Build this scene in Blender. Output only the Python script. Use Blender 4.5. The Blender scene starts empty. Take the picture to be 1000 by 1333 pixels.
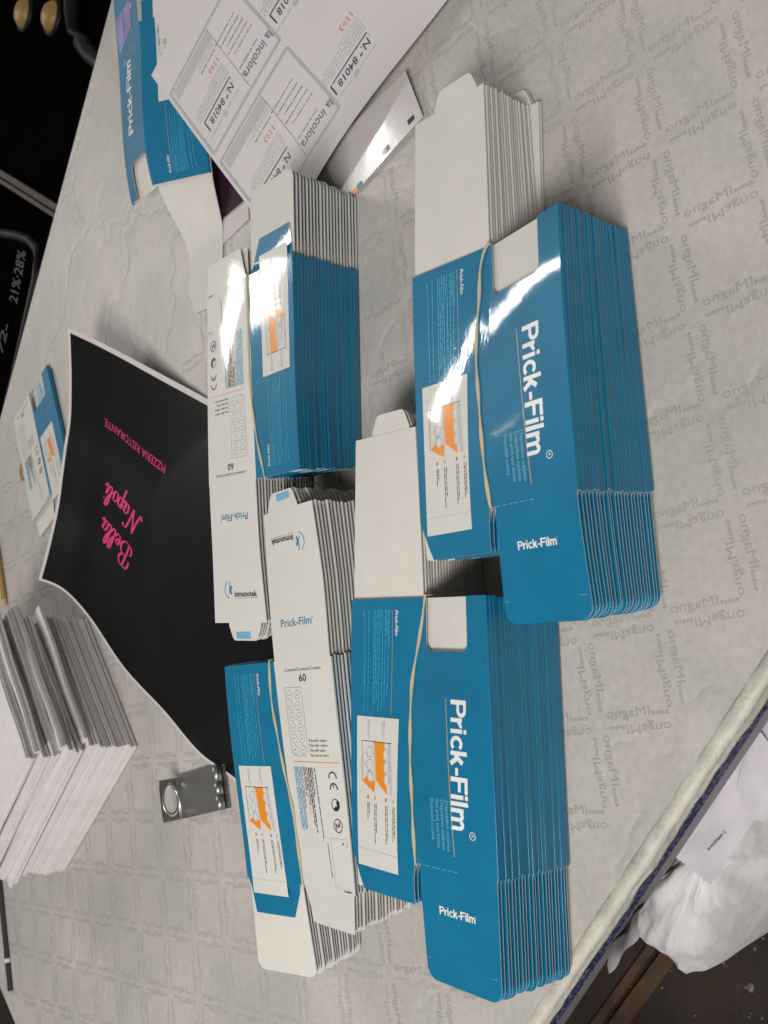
import bpy, bmesh, math, random
from mathutils import Vector, Matrix, noise as mnoise
random.seed(7)
R_ = math.radians
K = 0.45                      # metres per unit of camera height
F_PX, PITCH, ROLL = 1195.77, R_(42.533), R_(-3.705)
scene = bpy.context.scene
col = scene.collection

# ------------------------------------------------------------------ camera
_U = Vector((0, math.sin(PITCH), math.cos(PITCH))); _F = Vector((0, math.cos(PITCH), -math.sin(PITCH)))
_X0, _Y0 = -_U, Vector((-1, 0, 0))
_c, _s = math.cos(ROLL), math.sin(ROLL)
CX = _c * _X0 + _s * _Y0      # photo right
CY = -_s * _X0 + _c * _Y0     # photo down
cam_d = bpy.data.cameras.new('Camera')
cam_o = bpy.data.objects.new('Camera', cam_d); col.objects.link(cam_o)
m = Matrix.Identity(4)
for i in range(3):
    m[i][0] = CX[i]; m[i][1] = -CY[i]; m[i][2] = -_F[i]
m[2][3] = K
cam_o.matrix_world = m
cam_d.sensor_fit = 'AUTO'; cam_d.sensor_width = 4.5
cam_d.lens = 4.5 * F_PX / 1333.0
cam_d.clip_start = 0.02; cam_d.clip_end = 60
cam_d.dof.use_dof = True; cam_d.dof.focus_distance = 0.62; cam_d.dof.aperture_fstop = 2.2
scene.camera = cam_o
scene.render.resolution_x, scene.render.resolution_y = 768, 1024

# ------------------------------------------------------------------ light
world = bpy.data.worlds.new('World'); scene.world = world; world.use_nodes = True
bg = world.node_tree.nodes['Background']
bg.inputs[0].default_value = (1.0, 0.985, 0.96, 1); bg.inputs[1].default_value = 0.14

def area(name, loc, target, sx, sy, power, colr=(1, .95, .88)):
    d = bpy.data.lights.new(name, 'AREA'); d.shape = 'RECTANGLE'; d.size = sx; d.size_y = sy
    d.energy = power; d.color = colr
    o = bpy.data.objects.new(name, d); col.objects.link(o); o.location = loc
    o.rotation_euler = (Vector(target) - Vector(loc)).to_track_quat('-Z', 'Y').to_euler()
    return o
# ceiling fluorescent fittings of the workshop
def tube(name, loc, rotz, length, width, power, colr=(1, .97, .93)):
    o = area(name, loc, (loc[0], loc[1], 0), length, width, power, colr); o.rotation_euler = (0, 0, R_(rotz)); return o
L1 = area('ceiling_tubes_over_table', (-1.00, -0.55, 1.60), (0.0, 0.5, 0), 1.3, 0.45, 44, (1, .965, .93))
L2 = tube('ceiling_tube_beyond_table', (0.80, 2.25, 1.80), -3, 0.56, 0.07, 9)
L3 = tube('ceiling_tube_far_right', (1.37, 3.90, 1.80), 78, 0.90, 0.07, 10)
L4 = tube('ceiling_tube_far', (0.74, 3.36, 1.80), 60, 0.52, 0.30, 16)
scene.view_settings.view_transform = 'Standard'; scene.view_settings.look = 'None'
scene.view_settings.gamma = 1; scene.view_settings.exposure = 0.0
scene.view_settings.use_curve_mapping = False
scene.render.engine = 'CYCLES'

# ------------------------------------------------------------------ helpers
def at(px, py, z=0.0):
    """point where the line of sight through a photo pixel meets height z (metres)"""
    d = _F + CX * ((px - 500) / F_PX) + CY * ((py - 666.5) / F_PX)
    t = (z - K) / d.z
    return Vector((0, 0, K)) + d * t

def lin(r, g, b):
    f = lambda c: (c / 255 / 12.92) if c / 255 <= .04045 else ((c / 255 + .055) / 1.055) ** 2.4
    return (f(r), f(g), f(b))

MATS = {}
def mat(name, base, rough=.5, coat=0.0, coat_rough=.08, spec=.5, metal=0.0, noise=None, bump=None, emit=None, stretch=None):
    """noise=(scale, amount): soft colour mottling; bump=(scale, strength[, distance])"""
    M = bpy.data.materials.new(name); M.use_nodes = True
    nt = M.node_tree; b = nt.nodes['Principled BSDF']
    b.inputs['Base Color'].default_value = (*base, 1); b.inputs['Roughness'].default_value = rough
    b.inputs['Coat Weight'].default_value = coat; b.inputs['Coat Roughness'].default_value = coat_rough
    b.inputs['Specular IOR Level'].default_value = spec; b.inputs['Metallic'].default_value = metal
    tc = nt.nodes.new('ShaderNodeTexCoord')
    if noise:
        n = nt.nodes.new('ShaderNodeTexNoise'); n.inputs['Scale'].default_value = noise[0]; n.inputs['Detail'].default_value = 5
        nt.links.new(tc.outputs['Object'], n.inputs['Vector'])
        mr = nt.nodes.new('ShaderNodeMapRange'); mr.inputs[1].default_value = .3; mr.inputs[2].default_value = .7
        mr.inputs[3].default_value = 1 - noise[1]; mr.inputs[4].default_value = 1 + noise[1]
        nt.links.new(n.outputs[0], mr.inputs[0])
        mx = nt.nodes.new('ShaderNodeVectorMath'); mx.operation = 'SCALE'; mx.inputs[0].default_value = base
        nt.links.new(mr.outputs[0], mx.inputs['Scale']); nt.links.new(mx.outputs[0], b.inputs['Base Color'])
    if bump:
        n = nt.nodes.new('ShaderNodeTexNoise'); n.inputs['Scale'].default_value = bump[0]; n.inputs['Detail'].default_value = 3
        if stretch:
            mp = nt.nodes.new('ShaderNodeMapping'); mp.inputs['Scale'].default_value = stretch
            nt.links.new(tc.outputs['Object'], mp.inputs['Vector']); nt.links.new(mp.outputs[0], n.inputs['Vector'])
        else: nt.links.new(tc.outputs['Object'], n.inputs['Vector'])
        bp = nt.nodes.new('ShaderNodeBump'); bp.inputs['Strength'].default_value = bump[1]
        bp.inputs['Distance'].default_value = bump[2] if len(bump) > 2 else .0005
        nt.links.new(n.outputs[0], bp.inputs['Height']); nt.links.new(bp.outputs[0], b.inputs['Normal'])
        nt.links.new(bp.outputs[0], b.inputs['Coat Normal'])
    if emit:
        b.inputs['Emission Color'].default_value = (*emit[0], 1); b.inputs['Emission Strength'].default_value = emit[1]
    MATS[name] = M
    return M

GL = dict(rough=.45, coat=.6, coat_rough=.045, spec=.3)
mat('blue_ink', (0.0, .158, .300), noise=(45, .07), bump=(420, .050, .0004), stretch=(.5, 1.4, 1), **GL)
mat('white_print', (.66, .645, .60), noise=(40, .02), bump=(420, .050, .0004), stretch=(.5, 1.4, 1), **GL)
mat('board_inside', (.64, .615, .565), rough=.75, noise=(50, .03), bump=(900, .12))
mat('board_edge', (.66, .655, .63), rough=.8)
mat('white_ink', (.80, .80, .79), rough=.38, coat=.4)
mat('pale_blue_ink', (.16, .42, .56), rough=.4, coat=.4)
mat('cyan_ink', (.03, .30, .47), rough=.4, coat=.4)
mat('gold_ink', (.42, .33, .16), rough=.4, coat=.4)
mat('orange_ink', (.80, .25, .01), rough=.4, coat=.4)
mat('grey_ink', (.33, .33, .33), rough=.5, coat=.3)
mat('pale_grey_ink', (.50, .50, .48), rough=.5, coat=.3)
mat('black_ink', (.018, .018, .02), rough=.5, coat=.3)
mat('brown_ink', (.22, .08, .03), rough=.5)
mat('teal_ink', (.02, .19, .33), rough=.4, coat=.3)
mat('band_rubber', (.55, .47, .30), rough=.6)

def obj(name, me, parent=None, label=None, cat=None, group=None, kind=None):
    o = bpy.data.objects.new(name, me); col.objects.link(o)
    if parent is not None: o.parent = parent
    if label: o['label'] = label
    if cat: o['category'] = cat
    if group: o['group'] = group
    if kind: o['kind'] = kind
    return o

class MB:
    def __init__(self): self.v = []; self.f = []; self.m = []; self.s = []; self.mats = []
    def mi(self, name):
        if name not in self.mats: self.mats.append(name)
        return self.mats.index(name)
    def add(self, vs, fs, mname, smooth=False):
        o = len(self.v); self.v += [tuple(x) for x in vs]; k = self.mi(mname)
        for f in fs: self.f.append(tuple(i + o for i in f)); self.m.append(k); self.s.append(smooth)
    def grid(self, rows, mname, smooth=True, up=None):
        n = len(rows); c = len(rows[0]); vs = [p for r in rows for p in r]
        fs = [(i * c + j, i * c + j + 1, (i + 1) * c + j + 1, (i + 1) * c + j) for i in range(n - 1) for j in range(c - 1)]
        if up is not None:
            a, b, d = Vector(vs[fs[len(fs)//2][0]]), Vector(vs[fs[len(fs)//2][1]]), Vector(vs[fs[len(fs)//2][3]])
            if (b - a).cross(d - a).dot(Vector(up)) < 0: fs = [f[::-1] for f in fs]
        self.add(vs, fs, mname, smooth)
    def box(self, o, ax, ay, az, mname):
        o, ax, ay, az = map(Vector, (o, ax, ay, az))
        vs = [o, o + ax, o + ax + ay, o + ay]; vs += [p + az for p in vs]
        self.add(vs, [(3, 2, 1, 0), (4, 5, 6, 7), (0, 1, 5, 4), (1, 2, 6, 5), (2, 3, 7, 6), (3, 0, 4, 7)], mname)
    def sweep(self, pts, prof_fn, mname, closed=False, smooth=False, caps=True):
        """prof_fn(i, point, tangent) -> list of cross-section points"""
        P = [Vector(p) for p in pts]; n = len(P); rings = []
        for i in range(n):
            a = P[i - 1] if (i > 0 or closed) else P[i]; b = P[(i + 1) % n] if (i < n - 1 or closed) else P[i]
            rings.append(prof_fn(i, P[i], (b - a).normalized()))
        c = len(rings[0]); vs = [p for r in rings for p in r]; fs = []
        for i in range(n if closed else n - 1):
            for j in range(c):
                i2 = (i + 1) % n; j2 = (j + 1) % c
                fs.append((i * c + j, i * c + j2, i2 * c + j2, i2 * c + j))
        if caps and not closed: fs += [tuple(range(c))[::-1], tuple((n - 1) * c + j for j in range(c))]
        self.add(vs, fs, mname, smooth)
    def tube(self, pts, r, mname, n=10, smooth=True):
        def prof(i, p, t):
            a = t.orthogonal().normalized(); b = t.cross(a)
            return [p + a * (r * math.cos(2 * math.pi * k / n)) + b * (r * math.sin(2 * math.pi * k / n)) for k in range(n)]
        self.sweep(pts, prof, mname, smooth=smooth)
    def mesh(self, name):
        me = bpy.data.meshes.new(name); me.from_pydata(self.v, [], self.f)
        for n in self.mats: me.materials.append(MATS[n])
        me.polygons.foreach_set('material_index', self.m); me.polygons.foreach_set('use_smooth', self.s)
        me.update(); return me
    def build(self, name, parent=None, **kw): return obj(name, self.mesh(name), parent, **kw)

_tc = {}
def text2d(body, size=1.0, offset=0.0, shear=0.0, space=1.0, res=3, width=None):
    """lettering as flat triangles: (verts2d, faces); baseline at y = 0, starts at x = 0; width= stretches to that length"""
    key = (body, offset, shear, space, res)
    if key not in _tc:
        cu = bpy.data.curves.new('lettering', 'FONT'); cu.body = body; cu.offset = offset; cu.shear = shear
        cu.space_character = space; cu.resolution_u = res; cu.size = 1.0
        o = bpy.data.objects.new('lettering', cu)
        me = bpy.data.meshes.new_from_object(o)
        vs = [(v.co.x, v.co.y) for v in me.vertices]; fs = [tuple(p.vertices) for p in me.polygons]
        bpy.data.objects.remove(o); bpy.data.curves.remove(cu); bpy.data.meshes.remove(me)
        x0 = min(x for x, y in vs); x1 = max(x for x, y in vs)
        _tc[key] = ([(x - x0, y) for x, y in vs], fs, x1 - x0)
    vs, fs, w = _tc[key]
    kx = size if width is None else width / w
    return [(x * kx, y * size) for x, y in vs], fs

def bold_glyphs():
    """heavy grotesque letters as ribbons: list of (centre line, width), cap height 1"""
    def arc(cx, cy, rx, ry, a0, a1, n=14): return [(cx + rx * math.cos(R_(a0 + (a1 - a0) * i / n)), cy + ry * math.sin(R_(a0 + (a1 - a0) * i / n))) for i in range(n + 1)]
    w = .195
    G = {'P': ([([(.0975, 0), (.0975, 1)], w), ([(.19, .912), (.44, .912)] + arc(.44, .695, .205, .217, 85, -85) + [(.44, .478), (.19, .478)], .172)], .76),
         'r': ([([(.09, 0), (.09, .735)], .18), (arc(.40, .40, .235, .255, 165, 88, 8), .165)], .465),
         'i': ([([(.09, 0), (.09, .735)], .18), ([(.09, .83), (.09, 1)], .18)], .275),
         'c': ([(arc(.335, .3675, .245, .290, 40, 320, 20), .175)], .645),
         'k': ([([(.09, 0), (.09, 1)], .18), ([(.16, .28), (.50, .735)], .20), ([(.27, .42), (.54, 0)], .205)], .655),
         '-': ([([(.04, .365), (.36, .365)], .17)], .42),
         'F': ([([(.0975, 0), (.0975, 1)], w), ([(.19, .912), (.68, .912)], .175), ([(.19, .515), (.61, .515)], .17)], .735),
         'l': ([([(.09, 0), (.09, 1)], .18)], .275),
         'm': ([([(.09, 0), (.09, .735)], .18), (arc(.315, .46, .145, .195, 160, 0, 9) + [(.46, 0)], .17), (arc(.675, .46, .145, .195, 160, 0, 9) + [(.82, 0)], .17)], .92)}
    return G
GLY = bold_glyphs()
class Art:
    """flat print on a surface: mp(x, y, off) -> world; x right, y down as seen by the reader"""
    def __init__(self, mp, step=.006): self.mp = mp; self.mb = MB(); self.step = step; self.sets = [('lettering', self.mb)]
    def part(self, name):
        self.mb = MB(); self.sets.append((name, self.mb))
    def text(self, body, x, y, size, mname, d=(1, 0), lv=2, **kw):
        vs, fs = text2d(body, size, **kw); up = (d[1], -d[0])
        self.mb.add([self.mp(x + tx * d[0] + ty * up[0], y + tx * d[1] + ty * up[1], lv) for tx, ty in vs], fs, mname)
    def block(self, body, x, y, cap, width, mname, d=(1, 0), lv=2):
        up = (d[1], -d[0]); tot = sum(GLY[c][1] for c in body) - .10; kx = width / tot; t = 0.0; q = 0
        for ch in body:
            for pts, w in GLY[ch][0]:
                rows = []; q += 1
                for i, p in enumerate(pts):
                    a = pts[max(i - 1, 0)]; b = pts[min(i + 1, len(pts) - 1)]; dx, dy = b[0] - a[0], b[1] - a[1]; l = math.hypot(dx, dy)
                    row = []
                    for sg in (-1, 1):
                        gx = (t + p[0] - sg * dy / l * w / 2) * kx; gy = (p[1] + sg * dx / l * w / 2) * cap
                        row.append(self.mp(x + gx * d[0] + gy * up[0], y + gx * d[1] + gy * up[1], lv + .12 * (q % 5)))
                    rows.append(row)
                self.mb.grid(rows, mname)
            t += GLY[ch][1]
    def rect(self, x0, y0, x1, y1, mname, lv=1):
        nx = max(1, int(abs(x1 - x0) / self.step)); ny = max(1, int(abs(y1 - y0) / self.step))
        self.mb.grid([[self.mp(x0 + (x1 - x0) * i / nx, y0 + (y1 - y0) * j / ny, lv) for i in range(nx + 1)] for j in range(ny + 1)], mname)
    def quad(self, p, mname, lv=2, n=5):
        a, b, c, d = p
        L = lambda p, q, t: (p[0] + (q[0] - p[0]) * t, p[1] + (q[1] - p[1]) * t)
        self.mb.grid([[self.mp(*L(L(a, b, i / n), L(d, c, i / n), j / n), lv) for i in range(n + 1)] for j in range(n + 1)], mname)
    def ring(self, x, y, r, w, mname, lv=2, n=20, a0=0, a1=360, ry=None):
        k = (ry or r) / r; rows = []
        for i in range(n + 1):
            a = R_(a0 + (a1 - a0) * i / n)
            rows.append([self.mp(x + q * math.cos(a), y + k * q * math.sin(a), lv) for q in (r - w / 2, r + w / 2)])
        self.mb.grid(rows, mname)
    def disc(self, x, y, r, mname, lv=2, n=14, ry=None):
        k = (ry or r) / r
        self.mb.add([self.mp(x, y, lv)] + [self.mp(x + r * math.cos(2 * math.pi * i / n), y + k * r * math.sin(2 * math.pi * i / n), lv) for i in range(n)],
                    [(0, i + 1, (i + 1) % n + 1) for i in range(n)], mname)
    def line(self, x0, y0, x1, y1, w, mname, lv=2):
        n = max(1, int(math.hypot(x1 - x0, y1 - y0) / self.step)); dx, dy = x1 - x0, y1 - y0; L = math.hypot(dx, dy)
        px, py = -dy / L * w / 2, dx / L * w / 2
        self.mb.grid([[self.mp(x0 + dx * i / n + s * px, y0 + dy * i / n + s * py, lv) for s in (-1, 1)] for i in range(n + 1)], mname)
    def micro(self, x, y, length, h, mname, d=(1, 0), lv=2, rnd=random, fill=.8):
        """a line of print too small to read: word-long marks of uneven height"""
        t = 0.0; up = (d[1], -d[0])
        while t < length:
            w = min(length - t, h * rnd.uniform(1.2, 5.5))
            hh = h * rnd.uniform(.55, .8)
            a = (x + d[0] * t, y + d[1] * t); b = (x + d[0] * (t + w), y + d[1] * (t + w))
            self.mb.add([self.mp(*a, lv), self.mp(*b, lv), self.mp(b[0] + up[0] * hh, b[1] + up[1] * hh, lv), self.mp(a[0] + up[0] * hh, a[1] + up[1] * hh, lv)], [(0, 1, 2, 3)], mname)
            t += w + h * rnd.uniform(.35, .7)
    def build_all(self, parent):
        for n, b in self.sets:
            if b.v: b.build(n, parent, kind=getattr(b, 'kind', None))

# ------------------------------------------------------------------ table, floor
near_a, near_b = at(992, 901).xy / K, at(705, 1336).xy / K
far_a, far_b = Vector((1.2455, 2.230)), Vector((.2045, 2.8138))
left_a, left_b = Vector((-1.3815, 2.534)), Vector((-1.429, 2.414))
def isect(a, b, c, d):
    r, s = b - a, d - c; k = (c - a).cross(s) / r.cross(s); return a + r * k
def ext(a, b, t): return a + (b - a).normalized() * t
n_r = ext(near_a, near_b, -1.9); f_r = ext(far_a, far_b, -1.2)
n_l = isect(near_a, near_b, left_a, left_b); f_l = isect(far_a, far_b, left_a, left_b)
TC = [n_r * K, n_l * K, f_l * K, f_r * K]      # table corners, metres

# table paper: procedural crumpled wrapping paper
def paper_cover_mat():
    M = bpy.data.materials.new('wrapping_paper'); M.use_nodes = True; nt = M.node_tree; b = nt.nodes['Principled BSDF']
    tc = nt.nodes.new('ShaderNodeTexCoord')
    def N(scale, detail=6, dist=0):
        n = nt.nodes.new('ShaderNodeTexNoise'); n.inputs['Scale'].default_value = scale; n.inputs['Detail'].default_value = detail
        n.inputs['Distortion'].default_value = dist; nt.links.new(tc.outputs['Object'], n.inputs['Vector']); return n
    a = N(9, 6, .6); r = nt.nodes.new('ShaderNodeValToRGB')
    r.color_ramp.elements[0].position = .32; r.color_ramp.elements[0].color = (.430, .420, .385, 1)
    r.color_ramp.elements[1].position = .68; r.color_ramp.elements[1].color = (.540, .492, .458, 1)
    nt.links.new(a.outputs[0], r.inputs[0])
    fb = N(230, 4); r2 = nt.nodes.new('ShaderNodeMapRange'); r2.inputs[1].default_value = .3; r2.inputs[2].default_value = .7
    r2.inputs[3].default_value = .93; r2.inputs[4].default_value = 1.06; nt.links.new(fb.outputs[0], r2.inputs[0])
    mx = nt.nodes.new('ShaderNodeVectorMath'); mx.operation = 'SCALE'
    nt.links.new(r.outputs[0], mx.inputs[0]); nt.links.new(r2.outputs[0], mx.inputs['Scale']); nt.links.new(mx.outputs[0], b.inputs['Base Color'])
    b.inputs['Roughness'].default_value = .44; b.inputs['Specular IOR Level'].default_value = .4
    vo = nt.nodes.new('ShaderNodeTexVoronoi'); vo.feature = 'DISTANCE_TO_EDGE'; vo.inputs['Scale'].default_value = 5.5
    ds = N(7, 4); av = nt.nodes.new('ShaderNodeMixRGB'); av.inputs[0].default_value = .22
    nt.links.new(tc.outputs['Object'], av.inputs[1]); nt.links.new(ds.outputs[1], av.inputs[2]); nt.links.new(av.outputs[0], vo.inputs['Vector'])
    cr = nt.nodes.new('ShaderNodeMapRange'); cr.inputs[1].default_value = 0; cr.inputs[2].default_value = .035
    nt.links.new(vo.outputs['Distance'], cr.inputs[0])
    wr = N(26, 5, .8)
    ad = nt.nodes.new('ShaderNodeMath'); ad.operation = 'MULTIPLY_ADD'; ad.inputs[1].default_value = .35
    nt.links.new(cr.outputs[0], ad.inputs[0]); nt.links.new(wr.outputs[0], ad.inputs[2])
    bp = nt.nodes.new('ShaderNodeBump'); bp.inputs['Strength'].default_value = .45; bp.inputs['Distance'].default_value = .0024
    nt.links.new(ad.outputs[0], bp.inputs['Height']); nt.links.new(bp.outputs[0], b.inputs['Normal'])
    MATS['wrapping_paper'] = M
paper_cover_mat()
mat('paper_print', (.375, .355, .325), rough=.6, noise=(6, .08))
mat('paper_print_worn', (.435, .415, .385), rough=.6, noise=(6, .06))
mat('table_board', (.16, .14, .11), rough=.6, noise=(20, .2))
mat('edge_tape', (.50, .48, .42), rough=.5, spec=.35, noise=(40, .16), bump=(120, .6, .003))
mat('floor_dark', (.034, .021, .016), rough=.55, noise=(9, .5), bump=(30, .3, .004))

mb = MB()
mb.add([(-8, -6, -.75), (10, -6, -.75), (10, 14, -.75), (-8, 14, -.75)], [(0, 1, 2, 3)], 'floor_dark')
mb.build('floor', kind='structure')

table = obj('table', None, label='work table with taped edge, covered in printed wrapping paper', cat='table')
ndir = ((TC[1] - TC[0]).normalized()); nout = Vector((ndir.y, -ndir.x))
if nout.dot(TC[0] - TC[2]) < 0: nout = -nout
mb = MB()
inset = .0075
T2 = [TC[0] - nout * inset, TC[1] - nout * inset, TC[2], TC[3]]
top = [(p.x, p.y, -.003) for p in T2]; bot = [(p.x, p.y, -.0320) for p in T2]
mb.add(top + bot, [(0, 1, 2, 3), (7, 6, 5, 4)] + [(i, (i + 1) % 4, (i + 1) % 4 + 4, i + 4) for i in range(4)], 'table_board')
mb.build('table_top', table)
# rounded taped front edge
mb = MB(); n = 220
prof = [(-.0085, .0003), (-.0068, .0010), (-.0040, .0008), (-.0018, .0002), (-.0006, -.0012), (-.0002, -.0035), (-.0010, -.0080), (.0000, -.0100), (-.0008, -.0145), (-.0030, -.0175)]
rows = []
rr = random.Random(3)
wob = [0.0]
for i in range(n): wob.append(wob[-1] * .75 + rr.uniform(-.0011, .0011))
for i in range(n + 1):
    p = TC[0].lerp(TC[1], i / n)
    rows.append([(p.x + nout.x * (a + wob[i] * .5), p.y + nout.y * (a + wob[i] * .5), b + wob[i] * (.6 if k < 4 else (-.9 if k > 6 else .3))) for k, (a, b) in enumerate(prof)])
mb.grid(rows, 'edge_tape', up=(nout.x, nout.y, .6))
mb.build('edge_tape', table)
# blue speckled band under the taped edge
Mb = mat('blue_band', (.012, .02, .075), rough=.55)
nt = Mb.node_tree; b = nt.nodes['Principled BSDF']; tcn = nt.nodes.new('ShaderNodeTexCoord')
nz = nt.nodes.new('ShaderNodeTexNoise'); nz.inputs['Scale'].default_value = 420; nz.inputs['Detail'].default_value = 1
nt.links.new(tcn.outputs['Object'], nz.inputs['Vector']); rp = nt.nodes.new('ShaderNodeValToRGB')
rp.color_ramp.elements[0].position = .52; rp.color_ramp.elements[0].color = (.010, .016, .07, 1)
rp.color_ramp.elements[1].position = .66; rp.color_ramp.elements[1].color = (.16, .17, .22, 1)
nt.links.new(nz.outputs[0], rp.inputs[0]); nt.links.new(rp.outputs[0], b.inputs['Base Color'])
mb = MB()
a3, b3 = TC[0] - nout * .003, TC[1] - nout * .003
mb.box((a3.x, a3.y, -.031), (b3.x - a3.x, b3.y - a3.y, 0), (-nout.x * .02, -nout.y * .02, 0), (0, 0, .0140), 'blue_band')
mb.build('blue_band', table)
mat('rail_grey', (.17, .15, .17), rough=.5, noise=(15, .15))
mb = MB()
a3, b3 = TC[0] - nout * .012, TC[1] - nout * .012
mb.box((a3.x, a3.y, -.073), (b3.x - a3.x, b3.y - a3.y, 0), (-nout.x * .022, -nout.y * .022, 0), (0, 0, .040), 'rail_grey')
mb.build('rail', table)
for (cx_, cy_) in [TC[0].lerp(TC[2], .03), TC[1].lerp(TC[3], .03), TC[2].lerp(TC[0], .03), TC[3].lerp(TC[1], .03)]:
    mb = MB(); mb.box((cx_ - .02, cy_ - .02, -.749), (.04, 0, 0), (0, .04, 0), (0, 0, .710), 'rail_grey'); mb.build('leg', table)

# the paper cover, gently wavy towards its front edge
cover = MB()
T3 = [TC[0] - nout * .0062, TC[1] - nout * .0062, TC[2] + (TC[1] - TC[2]).normalized() * .002, TC[3] + (TC[0] - TC[3]).normalized() * .002]
def cover_z(x, y): return 0.0
nx_, ny_ = 60, 60
rows = []
for j in range(ny_ + 1):
    r = []
    for i in range(nx_ + 1):
        p = T3[0].lerp(T3[1], i / nx_).lerp(T3[3].lerp(T3[2], i / nx_), j / ny_)
        r.append((p.x, p.y, 0))
    rows.append(r)
cover.grid(rows, 'wrapping_paper', up=(0, 0, 1))
cover_o = cover.build('wrapping_paper', label='greyish white wrapping paper with faint lettering covering the whole table', cat='paper')
# overhang at the far edge
mb = MB(); f0, f1 = T3[2], T3[3]; fo = (TC[2] - TC[1]).normalized()
mb.grid([[(p.x + fo.x * a, p.y + fo.y * a, z) for a, z in ((0, 0), (.004, -.0012), (.007, -.006), (.008, -.05))] for p in (f0.lerp(f1, i / 30) for i in range(31))], 'wrapping_paper')
mb.build('overhang', cover_o)
# mirrored trade lettering showing through the paper: a lattice of paired text lines
P_ = .1155; fi = R_(-74); rh = Vector((math.cos(fi), math.sin(fi))); ch = Vector((math.cos(fi - math.pi / 2), math.sin(fi - math.pi / 2)))
org = at(952, 656).xy / K
print_mb = MB()
wv, wf = text2d('IMagno', .0165, offset=0, res=2, width=.062)
inside = lambda p: all((Tb - Ta).cross(p - Ta) * sgn > 0.008 * (Tb - Ta).length for Ta, Tb, sgn in [(T3[k], T3[(k + 1) % 4], (1 if (T3[1] - T3[0]).cross(T3[2] - T3[1]) > 0 else -1)) for k in range(4)])
def word(o, d, up):
    c = (o + d * .045) * K
    if not (inside((o - d * .004) * K) and inside((o + d * .095) * K) and inside((o + up * .02) * K)): return
    q = c - Vector((0, .5))
    px = proj_x(c)
    if px is None: return
    j = random.uniform(-.0015, .0015)
    vs = []
    for x, y in wv:
        p = (o + d * (x + .026 + j) + up * y) * K; vs.append((p.x, p.y, .00015))
    pm = 'paper_print' if px > 520 + random.uniform(-60, 60) else 'paper_print_worn'
    print_mb.add(vs, wf, pm)
    for k in range(5):     # the small word in front
        a = o + d * (.001 + k * .0048 + j); bq = a + d * .0034; hh = up * (.0035 if k % 2 else .0045)
        print_mb.add([((p * K).x, (p * K).y, .00015) for p in (a, bq, bq + hh, a + hh)], [(0, 1, 2, 3)], pm)
def proj_x(c):
    d = Vector((c.x, c.y, -K)); w = d.dot(_F)
    if w < .05: return None
    x = 500 + F_PX * d.dot(CX) / w; y = 666.5 + F_PX * d.dot(CY) / w
    if x < 300 and y < 620 and x + y * .35 < 400: return None
    return x if (-300 < x < 1500 and -700 < y < 1700) else None
for i in range(-26, 27):
    for j in range(-26, 27):
        o = org + rh * (i * P_) + ch * (j * P_)
        s0, s1 = .0165, .0165 + .0865
        word(o + rh * s0 + ch * .0045, rh, ch)
        word(o + rh * s1 - ch * .0055, -rh, -ch)
        word(o + ch * s0 - rh * .006, ch, -rh)
        word(o + ch * s1 + rh * .006, -ch, rh)
print_mb.build('lettering', cover_o)

# ------------------------------------------------------------------ folded cartons
W1, W, LT, L1_, LL, FL = .1297, .2565, .2312, .1121, .3357, .1401
TH_ = .00042           # board thickness, metres
HT_, HB_ = .985, .015  # where the two sides of a folded carton lie within its layer
def hermite(xs, ys, x):
    n = len(xs)
    if x <= xs[0]: return ys[0] + (ys[1] - ys[0]) / (xs[1] - xs[0]) * (x - xs[0]) * .5
    if x >= xs[-1]: return ys[-1] + (ys[-1] - ys[-2]) / (xs[-1] - xs[-2]) * (x - xs[-1]) * .5
    i = max(k for k in range(n - 1) if xs[k] <= x)
    h = xs[i + 1] - xs[i]; t = (x - xs[i]) / h
    sl = [(ys[k + 1] - ys[k]) / (xs[k + 1] - xs[k]) for k in range(n - 1)]
    def tan(k):
        if k == 0: return sl[0]
        if k == n - 1: return sl[-1]
        return (sl[k - 1] + sl[k]) / 2 if sl[k - 1] * sl[k] > 0 else 0
    a, b_ = tan(i) * h, tan(i + 1) * h
    return ys[i] * (2 * t**3 - 3 * t**2 + 1) + a * (t**3 - 2 * t**2 + t) + ys[i + 1] * (-2 * t**3 + 3 * t**2) + b_ * (t**3 - t**2)

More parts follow.
